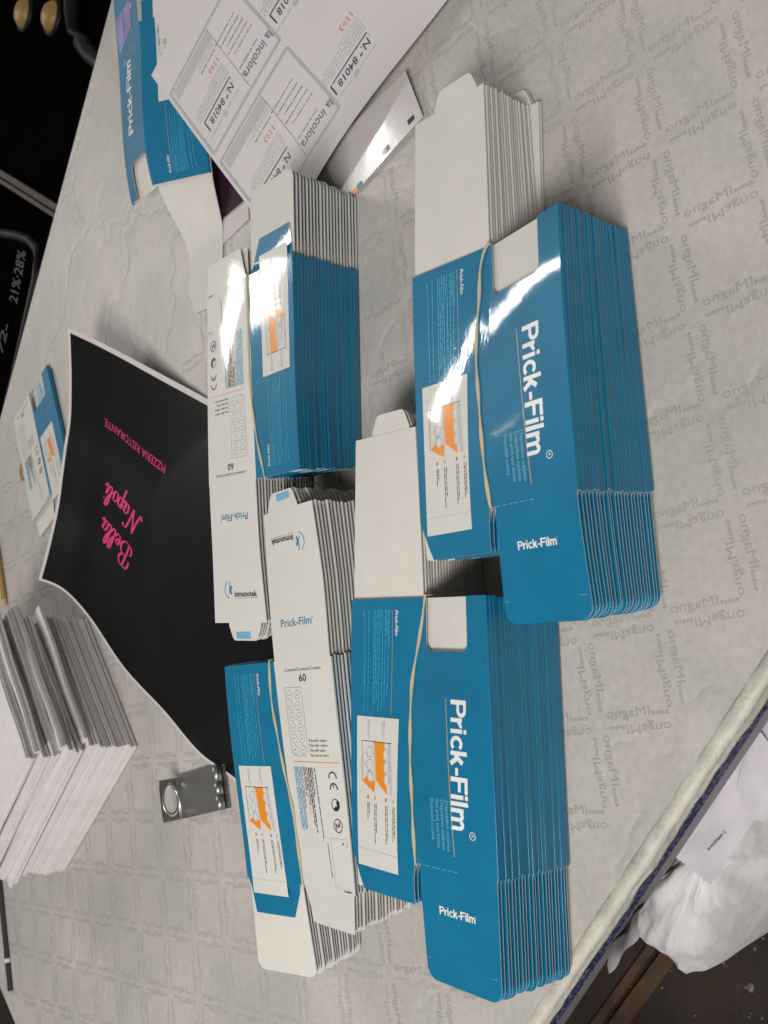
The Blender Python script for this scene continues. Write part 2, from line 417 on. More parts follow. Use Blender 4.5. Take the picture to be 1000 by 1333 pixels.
class Stack:
    def __init__(s, x, y, ang, flip, H, tab, n, shear=(0, 0), z0=.0016, bulge=(0, 0)):
        s.o = Vector((x, y)); a = R_(ang); s.vd = Vector((math.cos(a), math.sin(a))); s.ud = Vector((-s.vd.y, s.vd.x)) * flip
        s.flip = flip; s.H = H; s.vs = sorted(tab); s.tab = [[tab[v][j] for v in s.vs] for j in range(3)]; s.n = n
        s.sh = Vector(shear); s.z0 = z0; s.bulge = bulge; s.jit = {}; s.splay = {}; s.thick = None
    def height(s, u, v):
        r = [hermite(s.vs, s.tab[j], v) for j in range(3)]
        if u <= W1: t = u / W1; h = r[0] + (r[1] - r[0]) * t; bz = s.bulge[0]
        else: t = (u - W1) / (W - W1); h = r[1] + (r[2] - r[1]) * t; bz = s.bulge[1]
        t = min(max(t, 0), 1); q = min(max(v / LL, 0), 1)
        rip = .00010 * mnoise.noise(Vector((u * 38, v * 16, s.H * 40))) + .00004 * mnoise.noise(Vector((u * 150, v * 45, s.H * 70)))
        return s.H + h + rip + bz * 4 * t * (1 - t) * (.35 + .65 * 4 * q * (1 - q) if 0 < v < LL else .35)
    def co(s, u, v, k, h, off=0.0):
        """k = layer from the bottom, h = 0..1 within the layer (carton's own frame), off = metres outward"""
        if s.flip < 0: h = 1 - h; off = -off
        fr = (k + h) / s.n
        j = s.jit.get(k)
        if j: 
            u2 = u + j[0] + j[2] * (v - .15); v2 = v + j[1] - j[2] * (u - .12)
        else: u2, v2 = u, v
        if v < 0: u2 -= s.splay.get(k, 0) * v
        p = s.o + s.vd * v2 + s.ud * u2 + s.sh * (1 - fr)
        if s.thick is not None:
            z = s.z0 + s.height(u, v) * K; return Vector((p.x * K, p.y * K, max(z - (1 - h) * s.thick, s.z0 * .5) + off))
        return Vector((p.x * K, p.y * K, s.z0 + s.height(u, v) * K * fr + off))

def frange(a, b, step):
    n = max(1, round(abs(b - a) / step)); return [a + (b - a) * i / n for i in range(n + 1)]

def board(mb, S, k, stations, top, nu, m_out, m_in='board_inside', m_edge='board_edge', hug=False, thk=1.0):
    """thick piece of carton: stations = [(v, u_lo, u_hi)]; top: belongs to the printed front side or the back side"""
    h0, sg = (HT_, 1) if top else (HB_, -1)
    TH = TH_ * thk
    out, inn = [], []
    for v, a, b in stations:
        ho = h0 + ((.72 if S.flip > 0 else .50) * min(1, max(0, (v - LL) / .012)) if hug else 0)
        out.append([S.co(a + (b - a) * i / nu, v, k, ho, 0) for i in range(nu + 1)])
        inn.append([S.co(a + (b - a) * i / nu, v, k, ho, -sg * TH) for i in range(nu + 1)])
    zup = sg * (1 if S.flip > 0 else -1)
    mb.grid(out, m_out, up=(0, 0, zup)); mb.grid(inn, m_in, up=(0, 0, -zup))
    ring_o = out[0] + [r[-1] for r in out[1:]] + out[-1][-2::-1] + [r[0] for r in out[-2:0:-1]]
    ring_i = inn[0] + [r[-1] for r in inn[1:]] + inn[-1][-2::-1] + [r[0] for r in inn[-2:0:-1]]
    n = len(ring_o)
    mb.add(ring_o + ring_i, [(i, (i + 1) % n, n + (i + 1) % n, n + i) for i in range(n)], m_edge)

def fold(mb, S, k, side, vs, m_top, m_bot):
    rows = []
    for v in vs:
        sgn = -1 if side == 0 else 1; u0 = 0 if side == 0 else W
        rows.append([S.co(u0 + sgn * b, v, k, h) for b, h in ((0, HB_), (.0008, .07), (.0011, .25), (.0012, .5), (.0011, .75), (.0008, .93), (0, HT_))])
    mb.grid([r[:4] for r in rows], m_bot); mb.grid([r[3:] for r in rows], m_top)

def rounded(v0, v1, a, b, r, step, at_end=True):
    """strip from v0 to v1 whose corners at the v1 end are rounded"""
    sg = 1 if v1 > v0 else -1
    st = [(v, a, b) for v in frange(v0, v1 - sg * r, step)]
    for i in range(1, 7):
        t = math.pi / 2 * i / 6; st.append((v1 - sg * r + sg * r * math.sin(t), a + r * (1 - math.cos(t)), b - r * (1 - math.cos(t))))
    return st

NU0, NU1 = .137, .2205       # thumb notch
BODY = ('side_tl', 'front', 'back', 'side_br')
def pieces(step):
    """(name, stations, on front side?, outside material)"""
    nl, r = .070, .012
    arc = [(nl - r + r * math.sin(math.pi / 2 * i / 6), r * (1 - math.cos(math.pi / 2 * i / 6))) for i in range(7)]
    P = {}
    P['side_tl'] = ([(v, 0, W1) for v in frange(0, LL, step)], True, 'blue_ink')
    P['front_sliver'] = ([(v, W1, NU0) for v in frange(0, nl - r, step)] + [(v, W1, NU0 + q) for v, q in arc[1:-1]] , True, 'blue_ink')
    P['front_upper'] = ([(v, NU1, W) for v in frange(0, nl - r, step)] + [(v, NU1 - q, W) for v, q in arc[1:-1]], True, 'blue_ink')
    P['front'] = ([(v, W1, W) for v in frange(nl - .0006, LL, step)], True, 'blue_ink')
    P['tuck_flap'] = (rounded(LL, LL + FL, W1 + .004, W - .001, .016, step), True, 'blue_ink')
    P['dust_flap_tl'] = ([(LL, 0, W1 - .006), (LL + .012, .0035, W1 - .007), (LL + .016, .006, W1 - .0075), (LL + .035, .0135, W1 - .0085), (LL + .053, .022, W1 - .009)], True, 'blue_ink')
    P['back'] = ([(v, 0, W1) for v in frange(0, LL, step)], False, 'white_print')
    P['side_br'] = ([(v, W1, W) for v in frange(0, LL, step)], False, 'blue_ink')
    P['lid'] = ([(v, .001, W1 - .002) for v in frange(0, -LT, step)], False, 'white_print')
    P['lid_tab'] = ([(-LT, .037, .1155), (-LT - .006, .038, .1145), (-LT - .014, .0415, .111), (-LT - .024, .046, .1065), (-LT - .0275, .049, .1035), (-LT - .029, .052, .1005)], False, 'white_print')
    P['end_flap'] = ([(LL, 0, W1 - .006), (LL + .010, .001, W1 - .010), (LL + .052, .004, W1 - .022)], False, 'white_print')
    P['dust_flap_br'] = ([(LL, W1 + .006, W - .0030), (LL + .004, W1 + .0075, W - .0032), (LL + .010, W1 + .010, W - .0038), (LL + .016, W1 + .012, W - .0045), (LL + .053, W1 + .030, W - .011)], False, 'blue_ink')
    return P

def add_folds(mb, S, k, step):
    fold(mb, S, k, 0, frange(0, LL, step), 'blue_ink', 'white_print')
    fold(mb, S, k, 1, frange(0, LL, step), 'blue_ink', 'blue_ink')

def carton_simple(S, k, label, group):
    mb = MB(); st = .06
    for nm, (stt, top, mo) in pieces(st).items():
        if len(stt) > 14: stt = stt[::2] + ([stt[-1]] if len(stt) % 2 == 0 else [])
        board(mb, S, k, stt, top, 2, mo, m_edge=mo if nm in BODY else 'board_edge', hug=nm == 'dust_flap_br', thk=1.9 if (nm in ('lid', 'lid_tab') or (S.flip < 0 and nm == 'tuck_flap')) else 1)
    add_folds(mb, S, k, st)
    return mb.build('folded_carton', label=label, cat='carton', group=group)

PART = {'side_tl': 'side_panel', 'front': 'front_panel', 'tuck_flap': 'tuck_flap', 'dust_flap_tl': 'dust_flap', 'back': 'back_panel',
        'side_br': 'side_panel', 'lid': 'lid', 'end_flap': 'end_flap', 'dust_flap_br': 'dust_flap'}

def side_art(art):
    """description panel: x 0..W1 from its left edge, y along the carton"""
    rnd = random.Random(11)
    for x, y0, ln in ((.0238, .0145, .012), (.0262, .020, .135), (.0335, .0145, .141), (.0432, .0145, .141), (.0465, .0145, .128), (.0499, .0145, .122),
                      (.0532, .0145, .14), (.0562, .0145, .03), (.0590, .0145, .132), (.0640, .0145, .13), (.0665, .0145, .035), (.0692, .0145, .118), (.0716, .0145, .05)):
        art.micro(x, y0, ln, .0026, 'cyan_ink', d=(0, 1), rnd=rnd)
    art.part('rule'); art.line(.0772, .0145, .0785, .154, .0007, 'gold_ink')
    art.part('title'); art.text('Prick-Film', .0822, .0155, .0078, 'white_ink', d=(0, 1), offset=.012, shear=.25, width=.0345, res=2)
    art.part('picture_panel'); art.rect(.0128, .1595, .0925, .3575, 'white_print', lv=1)
    art.part('picture')
    for x in (.0345, .0375): art.micro(x, .164, .022 if x < .035 else .026, .0017, 'grey_ink', d=(0, 1), rnd=rnd)
    for x in (.0625, .0655): art.micro(x, .164, .019 if x < .063 else .025, .0017, 'grey_ink', d=(0, 1), rnd=rnd)
    art.line(.0228, .1922, .0800, .1922, .0009, 'black_ink', lv=3)
    art.line(.0233, .192, .0240, .246, .0006, 'black_ink', lv=3)
    art.quad([(.0485, .1928), (.0672, .1928), (.0742, .2592), (.0522, .2430)], 'orange_ink', lv=2)
    for y in (.2075, .2242, .2400): art.disc(.0700 + (y - .2) * .06, y, .0046, 'pale_grey_ink', lv=3, ry=.0078); 
    for y in (.2075, .2242, .2400): art.disc(.0704 + (y - .2) * .06, y, .0034, 'white_print', lv=4, ry=.0066)
    art.quad([(.0455, .1928), (.0480, .1928), (.0515, .2430), (.0490, .2420)], 'pale_grey_ink', lv=2)
    art.quad([(.0735, .1928), (.0790, .1928), (.0840, .2590), (.0785, .2590)], 'pale_grey_ink', lv=2)
    for y in (.2063, .2232, .2385): art.ring(.0388, y, .0056, .0006, 'grey_ink', lv=3, ry=.0070)
    for y in (.2150, .2310): art.ring(.0295, y, .0052, .0005, 'pale_grey_ink', lv=3, ry=.0070)
    art.quad([(.0242, .2460), (.0318, .2395), (.0508, .2440), (.0484, .2592)], 'orange_ink', lv=2)
    art.disc(.0405, .2388, .0062, 'white_print', lv=3, ry=.0072)
    art.ring(.0405, .2388, .0056, .0006, 'grey_ink', lv=4, ry=.0066)
    for x, mm in ((.0358, 'orange_ink'), (.0498, 'pale_grey_ink'), (.0717, 'orange_ink'), (.0856, 'pale_grey_ink')):
        art.disc(x, .2660, .0026, mm, lv=3, n=4, ry=.0036); art.disc(x, .2660, .0012, 'brown_ink' if mm == 'orange_ink' else 'grey_ink', lv=4, n=4, ry=.0018)
    art.part('captions')
    for x, a, b in ((.0345, .023, .016), (.0485, .052, .038), (.0705, .050, .044), (.0842, .044, .040)):
        art.micro(x, .273, a, .0018, 'black_ink', d=(0, 1), rnd=rnd); art.micro(x + .0030, .273, b, .0018, 'black_ink', d=(0, 1), rnd=rnd)
    art.line(.0128, .3355, .0925, .3355, .0004, 'pale_grey_ink', lv=3)

def front_art(art):
    """x = u, y = v on the blue front panel"""
    art.part('title'); art.block('Prick-Film', .1885, .1285, .0278, .1545, 'white_ink', d=(0, 1))
    art.ring(.2215, .2893, .0044, .0009, 'white_ink'); art.text('R', .2196, .2878, .0060, 'white_ink', d=(0, 1))
    art.part('rule'); art.line(.1790, .1275, .1920, .318, .0014, 'gold_ink'); art.part('subtitle')
    for x, t, ln in ((.1782, 'Dispositivo cut\u00e1neo', .061), (.1702, 'Dispositivo cut\u00e2neo', .060), (.1620, 'Skin prick test device', .059), (.1532, 'Dispositif cutan\u00e9', .050)):
        art.text(t, x, .2524, .0082, 'pale_blue_ink', d=(.052, .9986), width=ln, offset=.004, res=2)
    art.part('flap_title'); art.block('Prick-Film', .1632, .3915, .0100, .0560, 'white_ink')
    art.ring(.2215, .3835, .0014, .0004, 'pale_blue_ink')
    art.part('worn_crease'); art.mb.kind = 'stuff'; x = W1 + .004
    while x < W1 + .066:       # worn crease
        w = random.uniform(.002, .007); art.line(x, LL + .0005, x + w, LL + .0004, .0008, 'pale_blue_ink'); x += w + random.uniform(.001, .004)
    art.line(W1 + .006, LL + FL - .026, W1 + .012, LL + FL - .0262, .0006, 'pale_blue_ink'); art.line(W - .016, LL + FL - .027, W - .006, LL + FL - .0268, .0006, 'pale_blue_ink')

def back_art(art, lid=True):
    """white content panel: x from its left edge (0) to its right edge (W1) as the reader sees it"""
    rnd = random.Random(5)
    art.text('Contenido/Conte\u00fado/Content', .0243, .0170, .0074, 'black_ink', width=.0830, res=1)
    art.text('60', .0570, .0327, .0150, 'black_ink', width=.0165, offset=.012, res=3)
    art.part('blister_drawing'); x0, x1, y0, y1, r = .0202, .0600, .0412, .1430, .010
    art.line(x0, y0, x1, y0, .0006, 'grey_ink'); art.line(x0, y0, x0 , y1 - r, .0006, 'grey_ink'); art.line(x1, y0, x1, y1 - r, .0006, 'grey_ink')
    art.line(x0 + r, y1, x1 - r, y1, .0006, 'grey_ink')
    art.ring(x0 + r, y1 - r, r, .0006, 'grey_ink', a0=90, a1=180, n=6); art.ring(x1 - r, y1 - r, r, .0006, 'grey_ink', a0=0, a1=90, n=6)
    for i in range(6):
        for j, x in enumerate((.0304, .0484)):
            y = .0524 + i * .0163; art.ring(x, y, .0066, .0006, 'grey_ink', n=14); art.disc(x, y, .0011, 'black_ink', n=6)
    art.part('small_print')
    for i, (t, ln) in enumerate((('Dispositivo cut\u00e1neo', .040), ('Dispositivo cut\u00e2neo', .040), ('Dispositif cutan\u00e9', .034), ('Skin prick test device', .040))):
        art.text(t, .0655, .1220 + i * .0072, .0056, 'black_ink', width=ln, res=1, offset=.004)
    art.line(.0205, .1515, .1265, .1525, .0009, 'orange_ink')
    for x, ln in ((.0215, .090), (.0250, .094), (.0285, .091), (.0320, .094), (.0355, .090), (.0390, .060)): art.micro(x, .159, ln, .0024, 'cyan_ink', d=(0, 1), rnd=rnd)
    art.micro(.0435, .159, .042, .0026, 'brown_ink', d=(0, 1), rnd=rnd); art.micro(.0470, .159, .034, .0028, 'brown_ink', d=(0, 1), rnd=rnd); art.micro(.0475, .198, .030, .0020, 'orange_ink', d=(0, 1), rnd=rnd)
    for x, ln in ((.0510, .055), (.0550, .085), (.0590, .094), (.0630, .042)): art.micro(x, .160, ln, .0028, 'black_ink', d=(0, 1), rnd=rnd)
    art.micro(.0690, .160, .102, .0030, 'teal_ink', d=(.03, 1), rnd=rnd); art.micro(.0800, .268, .048, .0018, 'black_ink', d=(0.05, 1), rnd=rnd)
    art.part('symbols')
    for y in (.1735, .1895): art.ring(.1085, y, .0078, .0021, 'black_ink', a0=-180 - 8, a1=8, n=18)      # C E
    art.line(.1080, .1815, .1080, .1880, .0019, 'black_ink')
    art.ring(.1085, .2120, .0083, .0012, 'black_ink'); art.ring(.1085, .2120, .0052, .0050, 'black_ink', a0=-60, a1=130, n=10)   # packaging mark
    art.disc(.1150, .2085, .0030, 'black_ink', n=3)
    art.ring(.1090, .2412, .0092, .0013, 'black_ink'); art.text('2', .1035, .2372, .0150, 'black_ink', d=(0, 1), offset=.01); art.line(.1030, .2480, .1150, .2345, .0012, 'black_ink')
    art.part('data_box'); art.line(.0890, .2595, .1265, .2595, .0004, 'pale_grey_ink'); art.line(.0890, .2595, .0890, .3285, .0004, 'grey_ink')
    for y in range(18): art.line(.0905 + y * .002, .3285, .0915 + y * .002, .3285, .0004, 'grey_ink')
    art.micro(.1080, .3325, .018, .0022, 'black_ink', rnd=rnd); art.disc(.1160, .2660, .0017, 'black_ink', n=6); art.micro(.1235, .262, .009, .0024, 'pale_grey_ink', d=(0, 1), rnd=rnd)
    if lid:
        art.part('title'); art.text('Prick-Film', .0262, -.0508, .0170, 'teal_ink', width=.0700, offset=.008, res=3); art.ring(.0985, -.0600, .0014, .0004, 'teal_ink')
        art.part('logo'); art.text('inmunotek', .0735, -.1880, .0135, 'black_ink', d=(-1, 0), width=.0560, offset=.022, res=2)
        art.line(.0735, -.1905, .0175, -.1905, .0008, 'grey_ink')
        art.ring(.0835, -.1760, .0150, .0013, 'teal_ink', a0=-75, a1=62)
        for i, (dx, dy, rr) in enumerate(((0, 0, .0042), (.0016, .006, .0034), (-.0030, .004, .0030), (.0032, -.0050, .0030), (-.002, -.0058, .0028), (.0010, .0115, .0026))):
            art.disc(.0838 + dx, -.1762 + dy, rr * .7, 'pale_blue_ink' if i % 2 else 'teal_ink', n=7, ry=rr)
        art.part('tab_mark'); art.quad([(.0400, -LT - .0258), (.0742, -LT - .0262), (.0752, -LT - .0150), (.0410, -LT - .0140)], 'pale_blue_ink', lv=1)
        art.ring(.0790, -LT - .016, .0035, .0004, 'pale_grey_ink')

DO = .00006
def carton_full(S, k, label, group, artwork='front', step=.008, mats=None, names=None, lidart=True, name='folded_carton'):
    root = obj(name, None, label=label, cat='carton', group=group)
    c = S.co(W1, LL / 2, k, .5); root.location = c; inv = Matrix.Translation(-c)
    P = pieces(step); parts = {}
    for nm, (stt, top, mo) in P.items():
        if names and nm not in names: continue
        if nm in ('front_sliver', 'front_upper', 'lid_tab'): continue
        if mats: mo = mats.get(nm, mo)
        mb = MB(); board(mb, S, k, stt, top, 10, mo, hug=nm == 'dust_flap_br', thk=1.9 if (nm in ('lid', 'lid_tab') or (S.flip < 0 and nm == 'tuck_flap')) else 1)
        if nm == 'front':
            for e in ('front_sliver', 'front_upper'): board(mb, S, k, P[e][0], True, 4, mo)
            fold(mb, S, k, 1, frange(0, LL, step), mo, 'blue_ink')
        if nm == 'side_tl': fold(mb, S, k, 0, frange(0, LL, step), mo, 'white_print')
        if nm == 'lid': board(mb, S, k, P['lid_tab'][0], False, 6, mo)
        o = mb.build(PART[nm], root); o.matrix_parent_inverse = inv; parts[nm] = o
    def put(fn, mp, nm, name):
        a = Art(mp); fn(a); a.build_all(parts[nm])
    up = lambda u, v, lv: S.co(u, v, k, HT_, DO * (1 + lv))
    dn = lambda u, v, lv: S.co(u, v, k, HB_, -DO * (1 + lv))
    if artwork == 'front':
        put(side_art, up, 'side_tl', 'print'); put(front_art, up, 'front', 'print')
    elif artwork == 'back':
        put(side_art, lambda x, y, lv: dn(W - x, y, lv), 'side_br', 'print')
        put(lambda a: back_art(a, lidart), lambda x, y, lv: dn(W1 - x, y, lv), 'back', 'print')
    elif artwork == 'loose':
        put(lambda a: back_art(a, False), up, 'side_tl', 'print')
        put(side_art, lambda x, y, lv: up(x + W1, y, lv), 'front', 'print')
    return root

ST = {}
ST['A'] = Stack(.32096, .91023, -169.486, 1, .1436, {-LT: (-.029, -.03, -.03), 0: (-.0068, -.0150, .0100), LL: (.009, .0155, .0215), LL + FL: (.014, .0122, .0100)}, 22, (.0076, .0070), bulge=(-.0015, -.001))
ST['B'] = Stack(-.12785, .98690, -172.071, 1, .1442, {-LT: (-.0129, -.0092, -.009), 0: (-.0018, -.0146, .0063), LL: (.0078, .0101, .0028), LL + FL: (.006, .0012, .0025)}, 22, (-.0136, .0030), bulge=(.0015, .0015))
ST['C'] = Stack(.02306, 1.36322, 7.364, -1, .1522, {-LT: (-.0071, -.0235, -.02), -L1_: (-.0026, -.0105, -.01), 0: (.0029, -.004, .0052), LL: (.005, .0080, .0141), LL + FL: (.005, .01, .0150)}, 20, (.0142, .0387), bulge=(.002, -.001))
ST['D'] = Stack(-.21480, 1.03019, -167.338, -1, .1372, {-LT: (.0147, .012, .012), -L1_: (.0042, .012, .012), 0: (.0025, .0097, .0177), LL: (-.0086, -.0167, -.003), LL + FL: (-.005, -.034, -.0095)}, 19, (.0051, .0155), bulge=(.0015, .0015))
TOPL = {'A': 'blue folded carton on top of the tallest right-hand stack, large white title, glare streak',
        'B': 'blue folded carton topping the bottom centre stack, white lid beside the middle of the picture',
        'C': 'folded carton topping the upper middle stack, picture panel and white panel under strong glare',
        'D': 'folded carton topping the lower left stack, white panel with number 60 and printed symbols'}
LOWL = {'A': '{} flat blue carton from the top of the right-hand stack', 'B': '{} flat blue carton from the top of the bottom centre stack',
        'C': '{} flat carton from the top of the upper middle stack under the glare', 'D': '{} flat carton from the top of the lower left stack'}
ORD = 'top second third fourth fifth sixth seventh eighth ninth tenth eleventh twelfth thirteenth fourteenth fifteenth sixteenth seventeenth eighteenth nineteenth twentieth twenty-first twenty-second'.split()
GRP = {'A': 'cartons in the right-hand stack', 'B': 'cartons in the bottom centre stack', 'C': 'cartons in the upper middle stack', 'D': 'cartons in the lower left stack'}
ST['A'].splay = {0: .075, 1: .070, 2: .012}
for s, S in ST.items():
    rr = random.Random(ord(s))
    for k in range(S.n - 1):
        q = 1.0 if s != 'D' else 1.3
        S.jit[k] = (rr.uniform(-.0008, .0008) * q, rr.uniform(-.0018, .0018) * q, rr.uniform(-.0025, .0025) * q)
        carton_simple(S, k, LOWL[s].format(ORD[S.n - 1 - k]), GRP[s])
    carton_full(S, S.n - 1, TOPL[s], GRP[s], 'front' if S.flip > 0 else 'back')

# rubber bands along each stack
BAND = {'A': [(.1300, -.003), (.1242, .004), (.114, .0719), (.1093, .1333), (.1144, .2079), (.1203, .2793), (.1272, .3360)],
        'B': [(.137, -.003), (.1259, .0486), (.1137, .1269), (.1159, .2035), (.1215, .2618), (.1272, .3375)],
        'D': [(.1386, -.003), (.1425, .0525), (.1375, .1187), (.1327, .1688), (.1245, .2363), (.1262, .338)],
        'C': [(.1590, -.003), (.1407, .0601), (.1300, .1167), (.1260, .1966), (.1270, .338)]}
BL_ = {'A': 'thin cream rubber band stretched along the right-hand blue stack', 'B': 'thin cream rubber band stretched along the bottom centre blue stack',
       'C': 'thin cream rubber band along the upper middle stack', 'D': 'thin cream rubber band along the lower left stack beside its white panel'}
for s, pts in BAND.items():
    S = ST[s]; h = HT_ if S.flip > 0 else HB_; sg = 1 if S.flip > 0 else -1; rr = random.Random(9 + ord(s))
    vs = [p[1] for p in pts]; us = [p[0] for p in pts]; path = []
    for i in range(61):
        v = vs[0] + (vs[-1] - vs[0]) * i / 60; u = hermite(vs, us, v)
        path.append((S.co(u, v, S.n - 1, h, sg * .0007), .8 + .35 * math.sin(i * .55 + ord(s)), 0))
    dn = []
    e0, e1 = path[0][0], path[-1][0]
    for z in (.75, .5, .25, .02): dn.append((Vector((e1.x, e1.y, e1.z * z)), 1, 1))
    for z in (.02, .25, .5, .75): dn.append((Vector((e0.x, e0.y, e0.z * z)), 1, 1))
    allp = path + dn; side = Vector((S.ud.x, S.ud.y, 0)); tw = [q[1] for q in allp]
    def prof(i, p, t):
        nrm = t.cross(side).normalized(); w = .00105 * tw[i]; th = .00035
        return [p + side * w + nrm * th, p - side * w + nrm * th, p - side * w - nrm * th, p + side * w - nrm * th]
    mb = MB(); mb.sweep([q[0] for q in allp], prof, 'band_rubber', closed=True, smooth=False)
    mb.build('rubber_band', label=BL_[s], cat='rubber band', group='rubber bands around the carton stacks')

# two loose cartons
mat('photo_violet', (.17, .13, .36), rough=.4, coat=.4, noise=(45, .45))
E_ = Stack(.661, 1.6345, 5.09, 1, .0, {-LT: (.001, .002, .002), -.12: (.004, .012, .02), 0: (.034, .086, .071), LL: (.076, .128, .113), LL + FL: (.094, .146, .13)}, 1, z0=.0022)
E_.thick = .004
mb = MB(); mb.box((.335, .700, .0012), (.11, .01, 0), (-.006, .07, 0), (0, 0, .024), 'board_inside'); mb.build('prop_box', label='plain white box propping up the opened carton from below', cat='box')
E_o = carton_full(E_, 0, 'opened blue carton lying by the far table edge, partly under the lottery sheets', None, 'front', name='loose_carton')
a = Art(lambda u, v, lv: E_.co(u, v, 0, HT_, DO * (1 + lv)))
a.quad([(.170, .345), (.245, .318), (.250, .392), (.168, .402)], 'photo_violet', lv=3); a.quad([(.206, .34), (.212, .337), (.214, .395), (.207, .398)], 'blue_ink', lv=4)
a.line(.160, .405, .215, .445, .0012, 'pale_blue_ink')
a.mb.build('printed_picture', [c for c in E_o.children if c.name.startswith('tuck_flap')][0])
F_ = Stack(.192, 2.668, 214.0, 1, .010, {-LT: (.006, .0, .0), 0: (0, .002, .001), LL: (0, .002, 0), LL + FL: (0, 0, 0)}, 1, z0=.0018)
carton_full(F_, 0, 'flat white and blue carton half hidden under the black menu sheet', None, 'loose', name='loose_carton',
            mats={'side_tl': 'white_print', 'back': 'white_print'}, names=['side_tl', 'front', 'back', 'side_br', 'end_flap'])

# ------------------------------------------------------------------ sheets of paper
def sheet(name, fn, nu, nv, m_top, label, cat='paper', th=.00018, m_bot=None, group=None):
    """thin sheet: fn(s, t) -> point; two faces and its cut edge"""
    top = [[Vector(fn(i / nu, j / nv)) for i in range(nu + 1)] for j in range(nv + 1)]
    bot = [[p - Vector((0, 0, th)) for p in r] for r in top]
    mb = MB(); mb.grid(top, m_top, up=(0, 0, 1)); mb.grid(bot, m_bot or m_top, up=(0, 0, -1))
    ro = top[0] + [r[-1] for r in top[1:]] + top[-1][-2::-1] + [r[0] for r in top[-2:0:-1]]
    ri = bot[0] + [r[-1] for r in bot[1:]] + bot[-1][-2::-1] + [r[0] for r in bot[-2:0:-1]]
    n = len(ro); mb.add(ro + ri, [(i, (i + 1) % n, n + (i + 1) % n, n + i) for i in range(n)], m_bot or m_top)
    return mb.build(name, label=label, cat=cat, group=group)
mat('office_paper', (.60, .56, .55), rough=.6, noise=(12, .02), bump=(60, .12, .0008), spec=.35)
mat('frame_ink', (.36, .40, .40), rough=.6); mat('ticket_grey', (.43, .43, .425), rough=.6); mat('navy_ink', (.02, .045, .09), rough=.5)
mat('logo_ink', (.055, .12, .20), rough=.5); mat('red_ink', (.52, .17, .12), rough=.6); mat('dark_text', (.25, .24, .24), rough=.6)
def relift(p, z): return Vector((0, 0, K)) + (Vector(p) - Vector((0, 0, K))) * ((z - K) / (p[2] - K))
Q0 = relift((.41191, .83504, .030), .064); Q1 = Vector((.20948, .62910, .004)); Q2 = Vector((.47745, .29610, .003)); Q3 = relift((.68525, .49538, .020), .066)
LS, LTT = .28994, .42743
def lot(s, t, dz=0.0):
    p = (Q0 * (1 - s) + Q1 * s) * (1 - t) + (Q3 * (1 - s) + Q2 * s) * t
    lift = .016 * max(0, (s - .72) / .28) ** 2 * math.exp(-((t - .25) / .28) ** 2)
    return Vector((p.x, p.y, p.z + lift + .003 * math.sin(3.1 * s) * math.sin(5 * t + .6) + dz))
LL_ = ['top lottery sheet with printed ticket frames lying across the far carton', 'second lottery sheet peeking out at the left edge of the pile',
       'third lottery sheet peeking out at the left edge of the pile', 'fourth lottery sheet near the top edge of the picture', 'lowest lottery sheet of the pile']
tops = None
pn = (Q1 - Q0).cross(Q3 - Q0)
plane_z = lambda x, y: Q0.z - (pn.x * (x - Q0.x) + pn.y * (y - Q0.y)) / pn.z
ea, eb = at(197, 98, .062).xy, at(194, -30, .062).xy; th_ = (eb - ea).angle_signed((Q3 - Q0).xy)
for i, (kk, ds, dt) in enumerate([(0, 0, 0), (.45, -.004, .075), (.72, .010, .110), (.90, -.004, .150), (1.0, .004, .19)]):
    def fn(s, t, kk=kk, ds=ds, dt=dt, i=i):
        p = lot(s + ds, t + dt, -.0006 * i); c, n_ = math.cos(th_ * kk), math.sin(th_ * kk); q = p.xy - ea
        x, y = ea.x + q.x * c - q.y * n_, ea.y + q.x * n_ + q.y * c
        return Vector((x, y, max(.0012, plane_z(x, y) - .0024 - .0004 * i - .010 * t)))
    o = sheet('lottery_sheet', fn if i else (lambda s, t: lot(s, t)), 16, 20, 'office_paper', LL_[i], group='fanned lottery sheets')
    if i == 0: tops = o
